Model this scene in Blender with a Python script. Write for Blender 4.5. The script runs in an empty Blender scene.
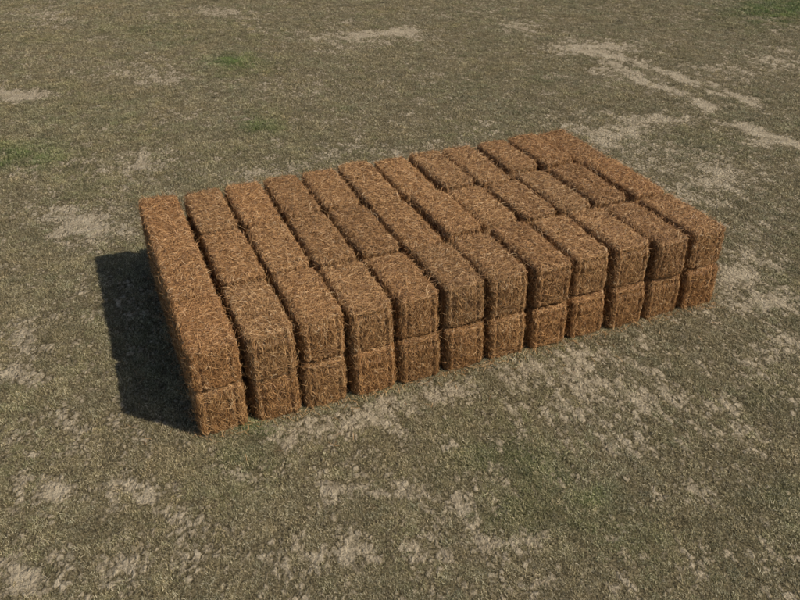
import bpy, math
import numpy as np

# ------------------------------------------------------------------ camera, sky, sun, exposure
scene = bpy.context.scene
S = 0.37                                   # one bale width (metres)
cam_d = bpy.data.cameras.new('camera'); cam = bpy.data.objects.new('camera', cam_d)
scene.collection.objects.link(cam); scene.camera = cam
cam_d.sensor_fit = 'HORIZONTAL'; cam_d.sensor_width = 36.0; cam_d.lens = 36.0 * 796.15 / 800.0
cam_d.clip_start = 0.05; cam_d.clip_end = 2000.0
from mathutils import Matrix, Vector
PIT, YAW, ROLL = 0.56783, 0.38526, -0.01028
fw = Vector((math.sin(YAW) * math.cos(PIT), math.cos(YAW) * math.cos(PIT), -math.sin(PIT)))
r0 = Vector((math.cos(YAW), -math.sin(YAW), 0)); u0 = r0.cross(fw)
rt = r0 * math.cos(ROLL) + u0 * math.sin(ROLL); up = -r0 * math.sin(ROLL) + u0 * math.cos(ROLL)
m = Matrix((rt, up, -fw)).transposed().to_4x4()
m.translation = Vector((-0.7625 * S, -11.8955 * S, 10.2007 * S))
cam.matrix_world = m

SUN_DIR = Vector((1.33, -1.28, 1.95)).normalized()      # towards the sun
sun_el = math.asin(SUN_DIR.z); sun_az = math.atan2(SUN_DIR.x, SUN_DIR.y)
world = bpy.data.worlds.new('World'); scene.world = world; world.use_nodes = True
wn = world.node_tree; wn.nodes.clear()
sky = wn.nodes.new('ShaderNodeTexSky'); sky.sky_type = 'NISHITA'; sky.sun_disc = False
sky.sun_elevation = sun_el; sky.sun_rotation = sun_az; sky.air_density = 1.0; sky.dust_density = 1.5
bg = wn.nodes.new('ShaderNodeBackground'); bg.inputs['Strength'].default_value = 0.085
wo = wn.nodes.new('ShaderNodeOutputWorld')
wn.links.new(sky.outputs[0], bg.inputs[0]); wn.links.new(bg.outputs[0], wo.inputs[0])
sl = bpy.data.lights.new('sun', 'SUN'); sl.energy = 4.0; sl.angle = math.radians(0.6); sl.color = (1.0, 0.94, 0.85)
so = bpy.data.objects.new('sun', sl); scene.collection.objects.link(so)
so.rotation_euler = (-SUN_DIR).to_track_quat('-Z', 'Y').to_euler(); so.location = (5, -5, 10)
vs = scene.view_settings
vs.view_transform = 'Standard'; vs.look = 'None'; vs.exposure = 0.25; vs.gamma = 1.0; vs.use_curve_mapping = False

# ------------------------------------------------------------------ helpers
rng = np.random.default_rng(11)

def new_mesh(name, verts, faces, mats=(), smooth=True):
    me = bpy.data.meshes.new(name)
    verts = np.asarray(verts, dtype=np.float32); faces = np.asarray(faces, dtype=np.int32)
    k = faces.shape[1]
    me.vertices.add(len(verts)); me.vertices.foreach_set('co', verts.ravel())
    me.loops.add(faces.size); me.loops.foreach_set('vertex_index', faces.ravel())
    me.polygons.add(len(faces)); me.polygons.foreach_set('loop_start', np.arange(0, faces.size, k, dtype=np.int32))
    me.polygons.foreach_set('use_smooth', np.full(len(faces), smooth))
    me.update(calc_edges=True); me.validate()
    for mt in mats: me.materials.append(mt)
    return me

def link(name, data, parent=None):
    o = bpy.data.objects.new(name, data); scene.collection.objects.link(o)
    if parent is not None: o.parent = parent
    return o

def make_noise(seed):
    g = np.random.default_rng(seed); N = 512
    ang = g.random((N, N)) * 2 * np.pi; gx, gy = np.cos(ang), np.sin(ang)
    def noise(x, y):
        xi = np.floor(x).astype(int); yi = np.floor(y).astype(int); fx, fy = x - xi, y - yi
        u = fx * fx * fx * (fx * (fx * 6 - 15) + 10); v = fy * fy * fy * (fy * (fy * 6 - 15) + 10)
        def d(i, j):
            a, b = (xi + i) % N, (yi + j) % N
            return gx[a, b] * (fx - i) + gy[a, b] * (fy - j)
        return 1.5 * ((d(0, 0) * (1 - u) + d(1, 0) * u) * (1 - v) + (d(0, 1) * (1 - u) + d(1, 1) * u) * v)
    return noise
def fbm(n, x, y, octv=4):
    s = 0.0; a = 1.0; t = 0.0
    for i in range(octv):
        s = s + a * n(x * 2 ** i + 17.3 * i, y * 2 ** i - 9.1 * i); t += a; a *= 0.55
    return s / t * 1.6
def sstep(a, b, x):
    t = np.clip((x - a) / (b - a), 0, 1); return t * t * (3 - 2 * t)

def nodes_mat(name):
    mt = bpy.data.materials.new(name); mt.use_nodes = True
    nt = mt.node_tree; nt.nodes.clear()
    out = nt.nodes.new('ShaderNodeOutputMaterial'); b = nt.nodes.new('ShaderNodeBsdfPrincipled')
    nt.links.new(b.outputs[0], out.inputs[0])
    return mt, nt, b
def ramp(nt, stops):
    r = nt.nodes.new('ShaderNodeValToRGB'); e = r.color_ramp.elements
    while len(e) < len(stops): e.new(0.5)
    for el, (p, c) in zip(e, stops): el.position = p; el.color = (*c, 1)
    return r
def mixc(nt, mode='MIX', fac=None):
    n = nt.nodes.new('ShaderNodeMix'); n.data_type = 'RGBA'; n.blend_type = mode
    if fac is not None: n.inputs[0].default_value = fac
    return n          # inputs[6], inputs[7], outputs[2]
def tex(nt, scale, detail=4, rough=0.6, vec=None, kind='ShaderNodeTexNoise'):
    n = nt.nodes.new(kind); n.inputs['Scale'].default_value = scale
    if kind == 'ShaderNodeTexNoise':
        n.inputs['Detail'].default_value = detail; n.inputs['Roughness'].default_value = rough
    if vec is not None: nt.links.new(vec, n.inputs['Vector'])
    return n

# ------------------------------------------------------------------ where the turf is bare and where it is green (world metres)
# each patch: centre x, y, two half-axes as vectors, strength
BARE=[(-1.12,8.7,0.63,-0.28,0.0,0.31,0.8),
 (0.73,9.41,0.61,-0.27,0.07,0.59,0.5),
 (0.94,8.6,0.44,-0.19,0.04,0.27,0.7),
 (2.64,12.74,0.57,-0.26,0.09,0.44,0.7),
 (4.54,9.79,0.84,-0.38,0.19,0.54,0.75),
 (5.4,9.72,0.6,-0.27,0.11,0.27,0.6),
 (2.73,7.15,0.62,-0.28,0.11,0.37,0.5),
 (-0.89,14.07,0.76,-0.35,0.02,0.95,0.35),
 (-0.42,3.75,0.44,-0.19,0.03,0.44,0.75),
 (-0.94,4.42,0.3,-0.13,0.01,0.27,0.4),
 (-1.17,1.75,0.19,-0.08,0.0,0.34,0.6),
 (-1.21,1.26,0.21,-0.09,0.0,0.16,0.75),
 (-0.06,4.76,0.43,-0.19,0.04,0.41,0.45),
 (0.23,5.29,0.45,-0.2,0.04,0.33,0.5),
 (1.11,5.08,0.34,-0.15,0.05,0.26,0.4),
 (1.49,4.34,0.44,-0.19,0.05,0.2,0.75),
 (0.29,3.36,0.14,-0.06,0.02,0.14,0.5),
 (1.99,4.35,0.33,-0.14,0.04,0.15,0.5),
 (2.64,4.58,0.4,-0.18,0.09,0.25,0.5),
 (3.47,4.15,0.46,-0.2,0.1,0.24,0.5),
 (8.03,7.4,0.66,-0.3,0.25,0.38,1.1),
 (7.81,9.29,0.38,-0.17,0.23,0.41,0.7),
 (5.63,9.78,0.26,-0.12,0.12,0.28,0.6),
 (5.04,6.95,0.58,-0.26,0.18,0.38,0.25),
 (7.49,6.15,0.23,-0.1,0.19,0.27,0.4),
 (6.08,3.64,0.53,-0.23,0.3,0.42,0.85),
 (6.91,3.89,0.37,-0.16,0.2,0.25,0.8),
 (5.97,2.14,0.52,-0.23,0.41,0.49,0.5),
 (5.81,2.85,0.44,-0.19,0.27,0.36,0.55),
 (6.54,2.04,0.42,-0.18,0.36,0.4,0.4),
 (7.77,2.7,0.29,-0.13,0.18,0.19,0.9),
 (9.22,5.37,0.57,-0.26,0.45,0.51,0.45),
 (10.35,5.48,0.44,-0.2,0.6,0.62,0.5),
 (5.41,0.58,0.27,-0.11,0.2,0.22,0.45),
 (4.94,0.26,0.21,-0.09,0.15,0.17,0.85),
 (4.88,-0.18,0.32,-0.14,0.14,0.15,0.8),
 (4.49,-0.74,0.22,-0.09,0.14,0.15,0.75),
 (4.25,-0.08,0.16,-0.07,0.08,0.1,0.5),
 (2.94,-0.3,0.36,-0.15,0.16,0.24,0.6),
 (2.5,-0.64,0.34,-0.14,0.11,0.18,0.5),
 (3.04,-0.87,0.27,-0.11,0.1,0.13,0.45),
 (2.48,-0.24,0.21,-0.09,0.08,0.13,0.45),
 (2.99,0.13,0.19,-0.08,0.06,0.1,0.4),
 (1.65,-0.22,0.34,-0.14,0.07,0.15,0.6),
 (0.99,-0.3,0.39,-0.17,0.04,0.12,0.75),
 (0.63,-0.26,0.26,-0.11,0.04,0.14,0.6),
 (1.31,-0.26,0.2,-0.08,0.04,0.1,0.5),
 (0.86,-0.68,0.25,-0.1,0.04,0.11,0.55),
 (0.74,-0.9,0.15,-0.06,0.04,0.11,1.0),
 (1.07,-1.03,0.14,-0.06,0.04,0.1,0.85),
 (1.35,-1.25,0.08,-0.03,0.03,0.07,0.9),
 (0.63,-1.36,0.13,-0.05,0.03,0.1,1.05),
 (1.39,-0.95,0.12,-0.05,0.04,0.08,0.6),
 (1.07,-1.49,0.22,-0.09,0.04,0.1,0.4),
 (1.61,-1.74,0.12,-0.05,0.05,0.08,0.8),
 (1.45,-1.61,0.22,-0.09,0.04,0.08,0.35),
 (1.61,-1.38,0.12,-0.05,0.03,0.06,0.4),
 (2.36,-1.41,0.24,-0.1,0.06,0.09,0.55),
 (2.7,-1.74,0.29,-0.12,0.09,0.11,0.5),
 (3.38,-1.48,0.25,-0.11,0.11,0.13,0.45),
 (3.5,-1.19,0.23,-0.1,0.12,0.14,0.5),
 (1.56,-2.0,0.16,-0.07,0.05,0.08,0.7),
 (2.26,-2.11,0.32,-0.13,0.08,0.11,0.45),
 (2.52,-1.12,0.25,-0.11,0.07,0.1,0.45),
 (-0.97,-0.15,0.21,-0.09,0.0,0.11,0.8),
 (-0.51,-0.25,0.15,-0.06,0.01,0.08,0.7),
 (-0.44,-0.44,0.13,-0.05,0.01,0.08,0.75),
 (-1.08,0.25,0.19,-0.08,0.0,0.1,0.4),
 (-1.19,-0.85,0.24,-0.1,0.0,0.12,0.85),
 (-0.48,-0.96,0.24,-0.1,0.01,0.1,0.5),
 (-0.97,-0.75,0.19,-0.08,0.0,0.09,0.4),
 (-0.24,-0.73,0.17,-0.07,0.01,0.08,0.55),
 (0.11,-0.41,0.21,-0.09,0.02,0.09,0.5),
 (-0.34,0.09,0.19,-0.08,0.01,0.09,0.4),
 (-0.91,0.56,0.27,-0.11,0.01,0.14,0.3),
 (0.06,-1.18,0.22,-0.09,0.02,0.1,0.4),
 (-0.08,-1.01,0.14,-0.06,0.01,0.06,0.4),
 (0.27,-1.5,0.21,-0.09,0.02,0.06,0.5)]
GREEN=[(2.25,8.98,0.43,-0.19,0.13,0.58,1.0),
 (1.93,5.82,0.3,-0.13,0.09,0.34,0.6),
 (-1.11,6.01,0.55,-0.24,0.0,0.49,0.7),
 (13.36,8.22,1.0,-0.46,0.87,0.88,1.0),
 (1.76,-0.95,0.31,-0.13,0.12,0.22,0.42),
 (2.25,-1.53,0.15,-0.06,0.07,0.1,0.45),
 (1.97,-1.19,0.18,-0.08,0.09,0.16,0.5),
 (0.34,-0.02,0.2,-0.08,0.02,0.1,0.75),
 (0.21,-0.4,0.18,-0.08,0.05,0.2,0.35),
 (3.28,-2.03,0.2,-0.09,0.19,0.19,0.35),
 (1.68,-1.5,0.2,-0.08,0.08,0.14,0.4),
 (2.07,-1.79,0.33,-0.14,0.09,0.13,0.25),
 (3.91,-1.24,0.17,-0.07,0.12,0.12,0.25),
 (6.91,3.08,0.58,-0.25,0.23,0.28,0.2),
 (-0.41,7.33,0.78,-0.34,0.05,0.79,0.15),
 (1.99,4.35,0.44,-0.19,0.1,0.35,0.12),
 (1.47,11.66,1.05,-0.48,0.14,0.93,0.2),
 (5.19,-0.03,0.16,-0.07,0.26,0.27,0.25)]
TRACK=[[(8.09,7.02),
 (8.35,6.0),
 (8.45,4.93),
 (8.54,3.88)],[(7.89,6.45),
 (7.82,5.31),
 (7.88,4.46),
 (7.86,3.91)],[(7.81,3.28),
 (7.82,2.76),
 (7.87,2.23)]]

N1, N2, N3, N4 = (make_noise(s) for s in (1, 2, 3, 4))
def patches(L, x, y):
    s = np.zeros_like(x)
    for cx, cy, ax, ay, bx, by, w in L:
        det = ax * by - ay * bx; dx, dy = x - cx, y - cy
        p = (dx * by - dy * bx) / det; q = (ax * dy - ay * dx) / det
        s += w * np.exp(-(p * p + q * q))
    return s
def track(x, y):
    s = np.zeros_like(x)
    for pts in TRACK:
        d = np.full(x.shape, 9.0)
        for (x0, y0), (x1, y1) in zip(pts[:-1], pts[1:]):
            t = np.clip(((x - x0) * (x1 - x0) + (y - y0) * (y1 - y0)) / ((x1 - x0) ** 2 + (y1 - y0) ** 2), 0, 1)
            d = np.minimum(d, np.hypot(x - x0 - t * (x1 - x0), y - y0 - t * (y1 - y0)))
        s = np.maximum(s, np.exp(-(d / 0.15) ** 2))
    return s
def cells(x, y, seed):
    """Distance to the nearest cell border (0 at the border) of a jittered cell pattern."""
    g = np.random.default_rng(seed); N = 256; jx = g.random((N, N)); jy = g.random((N, N))
    xi = np.floor(x).astype(int); yi = np.floor(y).astype(int)
    f1 = np.full(x.shape, 9.0); f2 = f1.copy()
    for i in (-1, 0, 1):
        for j in (-1, 0, 1):
            a, b = (xi + i) % N, (yi + j) % N
            d = np.hypot(xi + i + jx[a, b] - x, yi + j + jy[a, b] - y)
            f2 = np.where(d < f1, f1, np.minimum(f2, d)); f1 = np.minimum(f1, d)
    return f2 - f1
def clods(x, y):
    wx = x + 0.035 * fbm(N2, x * 8, y * 8 + 3, 2); wy = y + 0.035 * fbm(N3, x * 8 + 5, y * 8, 2)
    a = sstep(0.02, 0.40, cells(wx / 0.060, wy / 0.088, 71)); b = sstep(0.02, 0.45, cells(wx / 0.17 + 3.3, wy / 0.25, 72))
    return a * (0.45 + 0.55 * b)
def bare_field(x, y):
    wx = x + 0.10 * fbm(N1, x * 2.2, y * 2.2, 3); wy = y + 0.10 * fbm(N2, x * 2.2 + 7, y * 2.2, 3)
    big = patches(BARE, wx, wy) * (1 + 0.35 * sstep(4.2, 5.0, x) * (1 - sstep(1.0, 2.4, y)) + 0.35 * sstep(0.0, -0.6, x))
    mid = fbm(N3, x * 1.1, y * 0.8, 4)
    sheet = fbm(N4, x * 5.5, y * 2.8, 4)                    # mottling, a little drawn out along the mowing rows
    fine = fbm(N1, x * 18.0 + 3, y * 11.0, 3)
    near = sstep(1.2, 2.4, x) * (1 - sstep(4.6, 6.0, x)) * (1 - sstep(2.5, 4.0, y))
    row = np.sin(6.283 * x / 0.115 + 3.0 * N1(x * 1.5, y * 0.9)) * near
    tr = track(wx, wy) * (0.8 + 0.5 * sheet)
    low = np.minimum(0.62 * big + 0.22 * mid + 0.36 * sheet + 0.10, 0.78)
    v = low + 0.30 * fine + 0.13 * row - 0.42 * (1 - clods(x, y)) * (1 - 0.7 * np.clip(tr + 1.6 * np.maximum(big - 0.75, 0), 0, 1)) + 0.31 + 0.6 * tr
    return v                                                # > ~0.35 bare earth
def green_field(x, y):
    n = fbm(N2, x * 3.0 + 31, y * 3.0, 4)
    g = patches(GREEN, x + 0.12 * n, y + 0.12 * fbm(N3, x * 3.0, y * 3.0 + 11, 3))
    return np.clip(1.25 * g * (0.8 + 0.8 * n) + 0.10 * np.maximum(0, fbm(N4, x * 0.5, y * 0.5 + 5, 3)), 0, 1)
def height(x, y):
    return 0.006 * fbm(N2, x * 5, y * 3.5, 3) + 0.004 * fbm(N3, x * 18, y * 13, 2) + 0.012 * fbm(N4, x * 0.6, y * 0.6, 2) \
        - 0.012 + 0.010 * clods(x, y)

# ------------------------------------------------------------------ ground
def ground_material():
    mt, nt, b = nodes_mat('soil_and_thatch'); L = nt.links.new
    geo = nt.nodes.new('ShaderNodeNewGeometry')
    at = nt.nodes.new('ShaderNodeAttribute'); at.attribute_name = 'bare'
    gr = nt.nodes.new('ShaderNodeAttribute'); gr.attribute_name = 'green'
    mp = nt.nodes.new('ShaderNodeMapping'); mp.inputs['Scale'].default_value = (1.0, 0.7, 1.0)
    L(geo.outputs['Position'], mp.inputs['Vector']); P = mp.outputs[0]
    n1 = tex(nt, 9.0, 6, 0.7, P); n2 = tex(nt, 75.0, 4, 0.7, P); n3 = tex(nt, 260.0, 2, 0.6, P)
    soil = ramp(nt, [(0.25, (0.30, 0.236, 0.150)), (0.5, (0.45, 0.367, 0.245)), (0.75, (0.56, 0.467, 0.325))]); L(n1.outputs['Fac'], soil.inputs[0])
    grit = ramp(nt, [(0.32, (0.30, 0.28, 0.25)), (0.44, (0.85, 0.84, 0.82)), (0.7, (1.15, 1.13, 1.1))]); L(n2.outputs['Fac'], grit.inputs[0])
    m1 = mixc(nt, 'MULTIPLY', 0.85); L(soil.outputs[0], m1.inputs[6]); L(grit.outputs[0], m1.inputs[7])
    # thatch: matted dead leaves, brown and olive
    th = ramp(nt, [(0.30, (0.032, 0.024, 0.012)), (0.45, (0.108, 0.084, 0.042)), (0.6, (0.23, 0.183, 0.100)), (0.75, (0.36, 0.297, 0.175))]); L(n2.outputs['Fac'], th.inputs[0])
    gcol = mixc(nt); L(gr.outputs['Fac'], gcol.inputs[0]); L(th.outputs[0], gcol.inputs[6]); gcol.inputs[7].default_value = (0.055, 0.075, 0.022, 1)
    # sum mask + noise so the edge breaks up below the mesh resolution
    ad = nt.nodes.new('ShaderNodeMath'); ad.operation = 'MULTIPLY_ADD'; L(n2.outputs['Fac'], ad.inputs[0]); ad.inputs[1].default_value = 0.5; L(at.outputs['Fac'], ad.inputs[2])
    mr = nt.nodes.new('ShaderNodeMapRange'); mr.inputs['From Min'].default_value = 0.39; mr.inputs['From Max'].default_value = 0.80
    crumb = nt.nodes.new('ShaderNodeTexVoronoi'); crumb.feature = 'DISTANCE_TO_EDGE'; crumb.inputs['Scale'].default_value = 24.0
    wc = nt.nodes.new('ShaderNodeVectorMath'); wc.operation = 'MULTIPLY_ADD'
    n4 = tex(nt, 30.0, 3, 0.6, P); L(n4.outputs['Color'], wc.inputs[0]); wc.inputs[1].default_value = (0.05, 0.05, 0.0); L(P, wc.inputs[2]); L(wc.outputs[0], crumb.inputs['Vector'])
    ck = nt.nodes.new('ShaderNodeMapRange'); ck.inputs['From Max'].default_value = 0.30; ck.inputs['To Min'].default_value = -0.34; ck.inputs['To Max'].default_value = 0.06; L(crumb.outputs['Distance'], ck.inputs['Value'])
    ad2 = nt.nodes.new('ShaderNodeMath'); ad2.operation = 'ADD'; L(ad.outputs[0], ad2.inputs[0]); L(ck.outputs[0], ad2.inputs[1]); L(ad2.outputs[0], mr.inputs['Value'])
    fin = mixc(nt); L(mr.outputs[0], fin.inputs[0]); L(gcol.outputs[2], fin.inputs[6]); L(m1.outputs[2], fin.inputs[7])
    # drying cracks in the bare earth
    vor = nt.nodes.new('ShaderNodeTexVoronoi'); vor.feature = 'DISTANCE_TO_EDGE'; vor.inputs['Scale'].default_value = 11.0
    wv = nt.nodes.new('ShaderNodeVectorMath'); wv.operation = 'MULTIPLY_ADD'
    L(n1.outputs['Color'], wv.inputs[0]); wv.inputs[1].default_value = (0.16, 0.16, 0.0); L(P, wv.inputs[2]); L(wv.outputs[0], vor.inputs['Vector'])
    cr = nt.nodes.new('ShaderNodeMapRange'); cr.inputs['From Min'].default_value = 0.0; cr.inputs['From Max'].default_value = 0.05; L(vor.outputs['Distance'], cr.inputs['Value'])
    L(fin.outputs[2], b.inputs['Base Color']); b.inputs['Roughness'].default_value = 0.95; b.inputs['Specular IOR Level'].default_value = 0.15
    h1 = nt.nodes.new('ShaderNodeMath'); h1.operation = 'MULTIPLY_ADD'; L(n2.outputs['Fac'], h1.inputs[0]); h1.inputs[1].default_value = 1.0
    h2 = nt.nodes.new('ShaderNodeMath'); h2.operation = 'MULTIPLY'; L(n3.outputs['Fac'], h2.inputs[0]); h2.inputs[1].default_value = 0.35; L(h2.outputs[0], h1.inputs[2])
    h3 = nt.nodes.new('ShaderNodeMath'); h3.operation = 'MULTIPLY_ADD'; L(cr.outputs[0], h3.inputs[0]); h3.inputs[1].default_value = 0.30; L(h1.outputs[0], h3.inputs[2])
    h4 = nt.nodes.new('ShaderNodeMath'); h4.operation = 'MULTIPLY_ADD'; L(ck.outputs[0], h4.inputs[0]); h4.inputs[1].default_value = 1.6; L(h3.outputs[0], h4.inputs[2])
    bp = nt.nodes.new('ShaderNodeBump'); bp.inputs['Strength'].default_value = 1.0; bp.inputs['Distance'].default_value = 0.022
    L(h4.outputs[0], bp.inputs['Height']); L(bp.outputs[0], b.inputs['Normal'])
    return mt

def build_ground():
    far = np.array([3, 8, 20, 50, 120, 300.0])
    gx = np.concatenate([-4.5 - far[::-1], np.arange(-4.5, -1.9, 0.06), np.arange(-1.9, 6.0, 0.021), np.arange(6.0, 17.5, 0.05), 17.5 + far])
    gy = np.concatenate([-4.5 - far[::-1], np.arange(-4.5, -2.8, 0.06), np.arange(-2.8, 4.0, 0.021), np.arange(4.0, 19.0, 0.045), 19.0 + far])
    X, Y = np.meshgrid(gx, gy, indexing='ij'); nx, ny = X.shape
    Z = height(X, Y)
    idx = np.arange(nx * ny).reshape(nx, ny)
    F = np.stack([idx[:-1, :-1], idx[1:, :-1], idx[1:, 1:], idx[:-1, 1:]], -1).reshape(-1, 4)
    me = new_mesh('ground', np.stack([X, Y, Z], -1).reshape(-1, 3), F, [ground_material()])
    for nm, v in (('bare', bare_field(X, Y)), ('green', green_field(X, Y))):
        a = me.attributes.new(nm, 'FLOAT', 'POINT'); a.data.foreach_set('value', v.astype(np.float32).ravel())
    o = link('ground', me); o['kind'] = 'structure'; o['label'] = 'dry patchy field of faded turf and bare pale earth'
    return o
ground = build_ground()

# ------------------------------------------------------------------ straw bales
BW, BL, BH = 0.362, 0.850, 0.3676          # one bale, metres
RAD = 0.036
def box_sdf(p, half, r):
    q = np.abs(p) - (half - r); qp = np.maximum(q, 0); ln = np.linalg.norm(qp, axis=-1)
    d = ln + np.minimum(q.max(-1), 0) - r
    g = np.where(ln[..., None] > 1e-9, qp / np.maximum(ln, 1e-9)[..., None], (q == q.max(-1, keepdims=True)).astype(float))
    return d, g * np.sign(p)

class BaleShape:
    def __init__(self, seed, cut=1.0):
        self.cut = cut
        g = np.random.default_rng(seed); self.g = g
        self.half = np.array([BW, BL, BH]) / 2 - 0.007 + np.array([g.normal(0, 0.002), 0, g.normal(0, 0.003)])
        self.k = g.normal(0, 1, (14, 3)) * np.array([9, 8, 9]); self.ph = g.random(14) * 6.28; self.a = g.uniform(0.4, 1, 14)
        self.fr = g.uniform(0.07, 0.12); self.tilt = g.uniform(-5, 5); self.fp = g.random(3) * 6.28
        self.k2 = g.normal(0, 1, (10, 3)) * 42; self.ph2 = g.random(10) * 6.28
        self.ends = g.normal(0, 1, 4)
    def disp(self, p):
        lump = (np.sin(p @ self.k.T + self.ph) * self.a).sum(-1) / 14 * 0.034 + (np.sin(p @ self.k2.T + self.ph2)).sum(-1) / 10 * 0.011
        x, y, z = p[..., 0], p[..., 1], p[..., 2]
        fold = np.sin(6.283 * y / self.fr + self.tilt * x + 1.6 * np.sin(9 * x + self.fp[0]) + 1.3 * np.sin(5 * y + self.fp[1]))
        fold = -0.006 * np.maximum(0, fold - 0.2) ** 2 * (np.abs(z) > self.half[2] * 0.6)
        e = np.exp(-((np.abs(x) - 0.105) / 0.012) ** 2)                       # grooves where the binding bites
        groove = -e * np.where(np.abs(y) > self.half[1] * 0.93, 0.014, 0.003)
        sag = 0.002 * self.cut * (1 - (y / self.half[1]) ** 2) * (np.abs(x) > self.half[0] * 0.8)
        ye = np.clip((np.abs(y) / self.half[1] - 0.80) / 0.20, 0, 1); xe = np.clip((np.abs(x) / self.half[0] - 0.5) / 0.5, 0, 1)
        end = -self.cut * ye ** 2 * (0.020 * (z > 0) * (np.abs(z) > self.half[2] * 0.6) + 0.024 * xe ** 2 * (1 + 0.3 * np.where(y > 0, self.ends[0], self.ends[1]) * np.sign(x)) * (np.abs(x) > self.half[0] * 0.8))
        ze = np.clip((np.abs(z) / self.half[2] - 0.82) / 0.18, 0, 1)
        pinch = -0.012 * ze ** 2 * (np.abs(y) > self.half[1] * 0.9) * (z < 0)
        side = np.abs(x) > self.half[0] * 0.8
        lump = np.where(side, np.minimum(lump, 0.004) - 0.004, lump)
        return lump + fold + groove + sag + end + pinch
    def project(self, p, off):
        for _ in range(3):
            d, g = box_sdf(p, self.half, RAD)
            p = p - (d - self.disp(p) - off)[..., None] * g
        return p

def bale_body(sh, name, mat):
    n = (12, 26, 12); V = {}; F = []; pts = []
    def vid(t):
        if t not in V: V[t] = len(pts); pts.append(t)
        return V[t]
    for ax in range(3):
        b, c = (ax + 1) % 3, (ax + 2) % 3
        for sd in (0, n[ax]):
            for i in range(n[b]):
                for j in range(n[c]):
                    def k(ii, jj):
                        t = [0, 0, 0]; t[ax] = sd; t[b] = ii; t[c] = jj; return vid(tuple(t))
                    f = [k(i, j), k(i + 1, j), k(i + 1, j + 1), k(i, j + 1)]
                    F.append(f if sd else f[::-1])
    P = (np.array(pts) / np.array(n) * 2 - 1) * sh.half
    P = sh.project(P, -0.006)
    return new_mesh(name, P, F, [mat])

def bale_needles(sh, name, mat, count):
    """Thousands of dry needles combed over the bale: mostly lying on the surface, some standing out."""
    g = sh.g; h = sh.half
    area = np.array([h[1] * h[2], h[0] * h[2], h[0] * h[1]]) * np.array([0.8, 1.3, 1.15]); ax = g.choice(3, count, p=area / area.sum())
    sg = g.choice([-1.0, 1.0], count)
    low = (ax == 2) & (sg < 0) & (g.random(count) < 0.7); sg[low] = 1.0      # fewer on the underside
    p = g.uniform(-1, 1, (count, 3)) * h; p[np.arange(count), ax] = (sg * h[ax])
    # tufts: pull a share of the needles together into locks
    tn = g.integers(0, count, count); tk = g.random(count) < 0.45
    cen = p[(tn // 14) * 14]; same = (ax == ax[(tn // 14) * 14]) & (sg == sg[(tn // 14) * 14]) & tk
    p[same] = cen[same] + g.normal(0, 0.016, (same.sum(), 3))
    lock_ang = g.normal(0, 1, count)[(tn // 14) * 14]
    pref = np.zeros((count, 3)); pref[ax == 2] = (1, 0, 0); pref[ax == 1] = (0, 0, 1); pref[ax == 0] = (0, 0, 1)
    nor = np.zeros((count, 3)); nor[np.arange(count), ax] = sg
    bit = np.cross(nor, pref)
    ang = np.where(same, lock_ang * 0.8 + g.normal(0, 0.3, count), g.normal(0, np.where(ax == 1, 0.75, 1.0), count))
    t = pref * np.cos(ang)[:, None] + bit * np.sin(ang)[:, None]; s_ = np.cross(nor, t)
    Ln = g.uniform(0.028, 0.085, count); cv = g.normal(0, 1.0, count) * 4.5 ; kk = g.normal(0, 1, count) * 28
    seg = 4; U = np.linspace(-0.5, 0.5, seg + 1)
    edge = np.sort(np.abs(p) / h, axis=1)[:, 1] > 0.86
    stray = g.random(count) < np.where(edge, 0.27, 0.16)
    stray &= p[:, 2] > -0.8 * h[2]
    base = g.uniform(-0.010, 0.008, count); arch = np.abs(g.normal(0, 0.005, count)) + stray * np.abs(g.normal(0, 0.010, count))
    tail = stray * g.normal(0.0, 0.028, count)                # one end lifts out
    C = np.zeros((count, seg + 1, 3))
    for i, u in enumerate(U):
        q = p + t * (u * Ln)[:, None] + s_ * (cv * (u * Ln) ** 2 + kk * (u * Ln) ** 3)[:, None]
        off = base + arch * (1 - 4 * u * u) + np.maximum(tail * (u + 0.5) ** 2, -0.012)
        C[:, i] = sh.project(q, off)
    T = np.gradient(C, axis=1); T /= np.maximum(np.linalg.norm(T, axis=-1, keepdims=True), 1e-9)
    _, Nn = box_sdf(C, h, RAD); rollv = g.normal(0, 0.7, count)[:, None, None]
    Wd = np.cross(Nn, T); Wd /= np.maximum(np.linalg.norm(Wd, axis=-1, keepdims=True), 1e-9)
    Wd = Wd * np.cos(rollv) + Nn * np.sin(rollv)
    wid = (g.uniform(0.0007, 0.0014, count))[:, None] * np.array([0.5, 1, 1, 0.9, 0.4])[None, :]
    Vv = np.stack([C - Wd * wid[..., None], C + Wd * wid[..., None]], 2).reshape(-1, 3)
    o = (np.arange(count) * (seg + 1) * 2)[:, None] + (np.arange(seg) * 2)[None, :]
    F = np.stack([o, o + 1, o + 3, o + 2], -1).reshape(-1, 4)
    return new_mesh(name, Vv, F, [mat])

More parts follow.
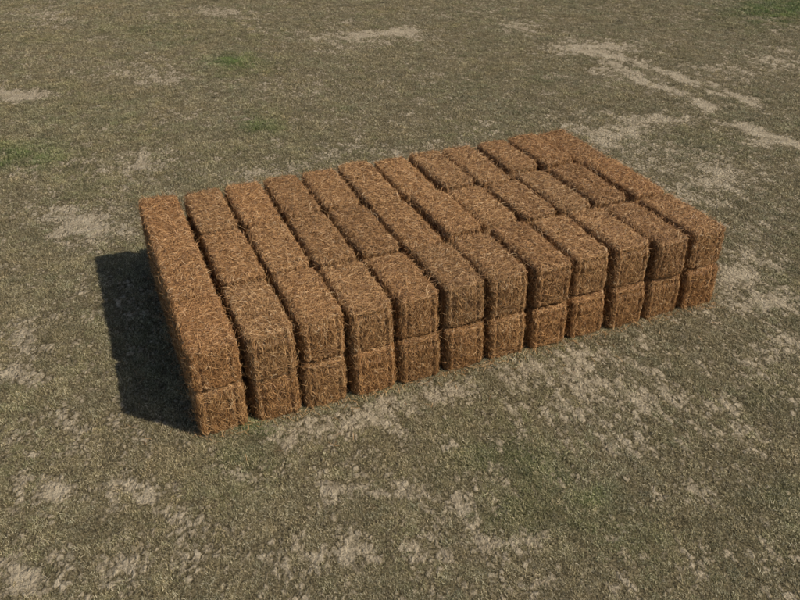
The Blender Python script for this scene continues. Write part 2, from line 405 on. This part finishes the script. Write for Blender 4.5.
def straw_material(name, core):
    mt, nt, b = nodes_mat(name); L = nt.links.new
    geo = nt.nodes.new('ShaderNodeNewGeometry'); oi = nt.nodes.new('ShaderNodeObjectInfo')
    if core:
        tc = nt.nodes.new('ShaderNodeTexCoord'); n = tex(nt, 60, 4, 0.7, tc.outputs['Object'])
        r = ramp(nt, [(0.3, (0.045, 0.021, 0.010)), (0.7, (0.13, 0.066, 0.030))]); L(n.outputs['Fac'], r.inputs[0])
    else:
        r = ramp(nt, [(0.0, (0.078, 0.036, 0.013)), (0.25, (0.22, 0.110, 0.041)), (0.6, (0.41, 0.226, 0.088)), (0.88, (0.54, 0.325, 0.143)), (0.97, (0.60, 0.405, 0.21)), (1.0, (0.64, 0.48, 0.29))])
        L(geo.outputs['Random Per Island'], r.inputs[0])
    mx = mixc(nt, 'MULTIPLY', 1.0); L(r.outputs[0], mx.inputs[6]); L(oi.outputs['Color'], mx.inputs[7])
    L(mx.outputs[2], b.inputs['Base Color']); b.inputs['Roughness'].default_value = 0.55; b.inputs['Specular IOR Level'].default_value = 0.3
    return mt
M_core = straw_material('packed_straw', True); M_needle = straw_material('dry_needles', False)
NV = 6
VAR = []
for i in range(NV + 2):                    # the last two are squarer: the bales of the two end columns
    sh = BaleShape(100 + i, 1.0 if i < NV else 0.2)
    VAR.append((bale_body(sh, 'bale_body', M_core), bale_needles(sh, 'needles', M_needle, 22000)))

ORD = ['first', 'second', 'third', 'fourth', 'fifth', 'sixth', 'sixth', 'fifth', 'fourth', 'third', 'second', 'first']
ROW = ['front', 'middle', 'back']
YC = [(-0.01, 0.905), (0.905, 1.955), (1.955, 3.0)]       # the three rows, in bale lengths of 0.843 m
UL = 6.837 / 3 * S
# top layer: where each column's two end joints and its two outer ends lie, in the same unit
JOINT = {0: (.80, 1.93), 1: (.88, 1.96), 2: (.92, 1.94), 3: (.86, 1.97), 4: (.88, 1.99), 5: (.86, 1.89), 6: (.90, 1.95), 7: (.96, 1.91), 8: (.92, 1.85), 9: (.94, 2.03), 10: (.95, 2.01), 11: (.92, 1.98)}
# clear gaps at some end joints, others pushed tight together (metres; column, row behind the joint)
GAP = {(1, 1): .054, (1, 2): .060, (2, 1): .030, (2, 2): .036, (3, 1): .052, (4, 1): .050, (4, 2): .046, (5, 1): .048, (6, 1): .056, (7, 1): .026, (7, 2): .036, (8, 2): .048, (8, 1): .034, (9, 1): .056, (9, 2): .048, (10, 1): .028, (10, 2): .044}
GROUP = 'straw bales stacked two layers high'
k = 0
for layer in (0, 1):
    for row in range(3):
        for c in range(12):
            y0, y1 = YC[row]
            if layer:
                ends = (-0.01 + rng.normal(0, 0.012), *JOINT[c], 3.0 + rng.normal(0, 0.018) ); y0, y1 = ends[row], ends[row + 1]
            ln = (y1 - y0) * UL; yc = (y0 + y1) / 2 * UL + rng.normal(0, 0.003)
            vi = (k * 3 + row + int(rng.integers(0, 3))) % NV; k += 1
            if c in (0, 11): vi = NV + (row + layer) % 2
            body, ndl = VAR[vi]
            o = link('straw_bale', body); nd = link('loose_straw', ndl, o); nd['kind'] = 'stuff'
            sx = 0.940 + rng.normal(0, 0.008) + (0.012 if layer == 0 else 0); sy = (ln - ((GAP.get((c, row), .034 if 0 < c < 11 else .012) + GAP.get((c, row + 1), .034 if 0 < c < 11 else .012)) / 2 if layer else .02)) / BL * (1 + rng.normal(0, 0.006)); sz = 1.0 + rng.normal(0, 0.012)
            tight = 0.0 if c == 0 else 1.0
            if c == 0: sx, sz = 0.955, 1.0
            zc = BH / 2 - 0.004 if layer == 0 else BH * 1.5 - 0.004
            if layer == 0: sz = 1.045; zc -= 0.008
            o.location = ((c + 0.5) * S + rng.normal(0, 0.0035) * tight - (0.022 if c == 0 else 0) + (0.008 if c == 11 else 0), yc - (0 if row else (0.026 if layer == 0 else 0.012)), zc + (rng.normal(0, 0.006) * tight if layer else 0))
            o.rotation_euler = (rng.normal(0, 0.010) * tight if layer else 0, (rng.normal(0, 0.016) if c else 0.0) if layer else 0, rng.normal(0, (0.007 if layer else 0.005) if c not in (0, 11) else 0.003) + (math.pi if rng.random() < 0.5 else 0))
            o.scale = (sx, sy, sz)
            v = 1.0 + rng.normal(0, 0.06); w = rng.normal(0, 0.015)
            col = np.array([0.98, 0.945 - w, 0.92 - 2 * w]) * v
            if layer == 0: col = col * np.array([1.02, 0.99, 0.94])
            if layer == 1 and c == 0: col = col * np.array([1.02, .98, .95])
            o.color = (*col, 1); nd.color = (*col, 1)
            end = 'shaded left end' if c < 6 else 'right end'
            where = 'on top' if layer else 'in the bottom layer'
            o['label'] = f'brown straw bale {where}, {ROW[row]} row, {ORD[c]} from the {end}'
            o['category'] = 'straw bale'; o['group'] = GROUP

# ------------------------------------------------------------------ grass
def grass_material():
    mt, nt, b = nodes_mat('grass_blades'); L = nt.links.new
    geo = nt.nodes.new('ShaderNodeNewGeometry')
    at = nt.nodes.new('ShaderNodeAttribute'); at.attribute_type = 'INSTANCER'; at.attribute_name = 'green'
    tn = nt.nodes.new('ShaderNodeAttribute'); tn.attribute_type = 'INSTANCER'; tn.attribute_name = 'tone'
    dry = ramp(nt, [(0.0, (0.047, 0.036, 0.015)), (0.35, (0.148, 0.119, 0.055)), (0.7, (0.300, 0.246, 0.128)), (0.92, (0.50, 0.415, 0.245)), (1.0, (0.66, 0.56, 0.38))])
    grn = ramp(nt, [(0.0, (0.050, 0.070, 0.016)), (0.6, (0.11, 0.155, 0.036)), (1.0, (0.22, 0.24, 0.08))])
    L(geo.outputs['Random Per Island'], dry.inputs[0]); L(geo.outputs['Random Per Island'], grn.inputs[0])
    mx = mixc(nt); L(at.outputs['Fac'], mx.inputs[0]); L(dry.outputs[0], mx.inputs[6]); L(grn.outputs[0], mx.inputs[7])
    m2 = mixc(nt, 'MULTIPLY', 1.0); L(mx.outputs[2], m2.inputs[6]); L(tn.outputs['Color'], m2.inputs[7])
    L(m2.outputs[2], b.inputs['Base Color']); b.inputs['Roughness'].default_value = 0.6; b.inputs['Specular IOR Level'].default_value = 0.25
    return mt
M_grass = grass_material()

def clump_mesh(seed, n, rad):
    g = np.random.default_rng(seed)
    a = g.random(n) * 6.283; r = rad * np.sqrt(g.random(n)); bx, by = r * np.cos(a), r * np.sin(a)
    az = g.random(n) * 6.283; Ln = g.uniform(0.008, 0.032, n); lean = g.uniform(0.3, 1.5, n); bend = g.uniform(0.0, 0.9, n)
    seg = 3; C = np.zeros((n, seg + 1, 3)); cur = np.stack([bx, by, np.full(n, -0.003)], -1); C[:, 0] = cur; an = lean.copy(); hz = az.copy()
    for i in range(seg):
        st = np.stack([np.cos(hz) * np.sin(an), np.sin(hz) * np.sin(an), np.cos(an)], -1)
        cur = cur + st * (Ln / seg)[:, None]; an = np.minimum(an + bend / seg, 1.75); hz = hz + g.normal(0, 0.35, n)
        cur[:, 2] = np.maximum(cur[:, 2], 0.002 + 0.006 * g.random(n)); C[:, i + 1] = cur
    side = np.stack([-np.sin(az), np.cos(az), g.normal(0, 0.3, n)], -1)
    wd = g.uniform(0.0007, 0.0014, n)[:, None] * np.array([0.8, 1, 0.85, 0.25])[None]
    V = np.stack([C - side[:, None] * wd[..., None], C + side[:, None] * wd[..., None]], 2).reshape(-1, 3)
    o = (np.arange(n) * (seg + 1) * 2)[:, None] + (np.arange(seg) * 2)[None, :]
    F = np.stack([o, o + 1, o + 3, o + 2], -1).reshape(-1, 4)
    return new_mesh('grass_clump', V, F, [M_grass])

def build_grass():
    src = bpy.data.collections.new('grass_clumps')
    for i in range(8):
        src.objects.link(bpy.data.objects.new('grass_clump', clump_mesh(500 + i, 62, 0.052)))
    # candidate points, thinned with distance from where one stands and by the bare patches
    M = 720000
    x = rng.uniform(-4.0, 16.5, M); y = rng.uniform(-4.0, 18.5, M)
    cx, cy = -0.28, -4.40
    ex = (x - cx) * math.cos(YAW) - (y - cy) * math.sin(YAW); ey = (x - cx) * math.sin(YAW) + (y - cy) * math.cos(YAW)
    seen = (np.abs(ex) < 1.6 + 0.62 * ey) & (ey > 0.5)
    dist = np.hypot(np.hypot(x - cx, y - cy), 3.77)
    far = np.clip(dist / 6.0, 0.85, 3.0)
    keep = seen & (rng.random(M) < 1 / far ** 1.3)
    x, y, far = x[keep], y[keep], far[keep]
    bf = bare_field(x, y); gf = green_field(x, y)
    rows = 0.5 - 0.5 * np.sin(6.283 * x / 0.115 + 3.0 * N1(x * 1.5, y * 0.9)) 
    rowamp = sstep(1.6, 2.6, x) * 0.55
    den = (1 - 0.96 * sstep(-0.05, 0.50, bf)) * (1 - rowamp * (1 - rows)) * (0.75 + 0.5 * fbm(N4, x * 9, y * 7, 2)) + 0.3 * gf
    inside = (x > 0.05) & (x < 12 * S - 0.05) & (y > 0.05) & (y < 3 * UL - 0.05)
    rim = (x > -0.03) & (x < 12 * S + 0.05) & (y > -0.06) & (y < 3 * UL + 0.05)
    den = np.where(rim, np.maximum(den, 0.75), den)
    keep = (rng.random(len(x)) < den) & ~inside
    x, y, far, gf, bf = x[keep], y[keep], far[keep], gf[keep], bf[keep]
    n = len(x); z = height(x, y)
    me = bpy.data.meshes.new('grass'); me.vertices.add(n); me.vertices.foreach_set('co', np.stack([x, y, z], -1).astype(np.float32).ravel())
    mott = fbm(N3, x * 3.5 + 5, y * 2.5, 3)
    tone = np.clip(0.98 + 0.30 * mott + rng.normal(0, 0.12, n), 0.5, 1.6)
    hue = rng.normal(0, 0.03, n) + 0.04 * fbm(N1, x * 0.9, y * 0.9, 2)
    tc = np.stack([tone * (1 + hue), tone, tone * (1 - hue), np.ones(n)], -1)
    base_g = np.clip(0.05 + 0.22 * fbm(N2, x * 1.2, y * 1.2 + 40, 3) + 0.1 * rng.normal(0, 1, n), 0, 0.45)
    gg = np.clip(base_g + gf * np.where(y < 0.5, 0.6, 1.0) * (0.8 + 0.3 * rng.normal(0, 1, n)), 0, 1)
    sc = (0.75 + 0.45 * rng.random(n)) * far ** 0.4 * (0.8 + 0.35 * np.clip(gf, 0, 1))
    for nm, v in (('rot', rng.random(n) * 6.283), ('sc', sc), ('green', gg)):
        a = me.attributes.new(nm, 'FLOAT', 'POINT'); a.data.foreach_set('value', v.astype(np.float32))
    a = me.attributes.new('tone', 'FLOAT_COLOR', 'POINT'); a.data.foreach_set('color', tc.astype(np.float32).ravel())
    o = link('grass', me); o['kind'] = 'stuff'; o['label'] = 'short dry olive brown grass growing in patches around the stack'; o['category'] = 'grass'
    ng = bpy.data.node_groups.new('scatter_grass', 'GeometryNodeTree')
    ng.interface.new_socket('Geometry', in_out='INPUT', socket_type='NodeSocketGeometry'); ng.interface.new_socket('Geometry', in_out='OUTPUT', socket_type='NodeSocketGeometry')
    N = ng.nodes.new; L = ng.links.new
    gi, go, ip, ci = N('NodeGroupInput'), N('NodeGroupOutput'), N('GeometryNodeInstanceOnPoints'), N('GeometryNodeCollectionInfo')
    ci.inputs['Collection'].default_value = src; ci.inputs['Separate Children'].default_value = True; ci.inputs['Reset Children'].default_value = True
    ip.inputs['Pick Instance'].default_value = True
    def attr(nm):
        q = N('GeometryNodeInputNamedAttribute'); q.data_type = 'FLOAT'; q.inputs['Name'].default_value = nm; return q.outputs[0]
    cb = N('ShaderNodeCombineXYZ'); L(attr('rot'), cb.inputs[2])
    L(gi.outputs[0], ip.inputs['Points']); L(ci.outputs[0], ip.inputs['Instance']); L(cb.outputs[0], ip.inputs['Rotation']); L(attr('sc'), ip.inputs['Scale'])
    L(ip.outputs[0], go.inputs[0])
    md = o.modifiers.new('scatter', 'NODES'); md.node_group = ng
    print('GRASS CLUMPS', n)
    return o
grass = build_grass()

# ------------------------------------------------------------------ needles fallen along the foot of the stack
def build_litter(n=1500):
    g = np.random.default_rng(77); W, D = 12 * S, 3 * UL
    per = g.random(n) * (2 * W + 2 * D); off = np.abs(g.normal(0, 0.045, n)) + 0.0
    far = g.random(n) < 0.10; off[far] = g.random(far.sum()) * 0.45
    x = np.select([per < W, per < W + D, per < 2 * W + D], [per, W + off, per - W - D], -off)
    y = np.select([per < W, per < W + D, per < 2 * W + D], [-off - 0.02, per - W, D + off], per - 2 * W - D)
    az = g.random(n) * 6.283; Ln = g.uniform(0.03, 0.09, n); cv = g.normal(0, 5, n); seg = 4
    C = np.zeros((n, seg + 1, 3)); wv = np.zeros((n, seg + 1, 3)); lift = g.uniform(0.006, 0.026, n)
    for i, u in enumerate(np.linspace(-0.5, 0.5, seg + 1)):
        a = u * Ln; b = cv * a * a
        px, py = x + np.cos(az) * a - np.sin(az) * b, y + np.sin(az) * a + np.cos(az) * b
        C[:, i] = np.stack([px, py, height(px, py) + lift + g.normal(0, 0.002, n)], -1)
        wv[:, i] = np.stack([-np.sin(az), np.cos(az), g.normal(0, 0.2, n)], -1) * 0.0011
    V = np.stack([C - wv, C + wv], 2).reshape(-1, 3)
    o = (np.arange(n) * (seg + 1) * 2)[:, None] + (np.arange(seg) * 2)[None, :]
    ob = link('fallen_straw', new_mesh('fallen_straw', V, np.stack([o, o + 1, o + 3, o + 2], -1).reshape(-1, 4), [M_needle]))
    ob['kind'] = 'stuff'; ob['category'] = 'straw'; ob['label'] = 'loose brown straw fallen on the ground along the foot of the stack'
    return ob
build_litter()
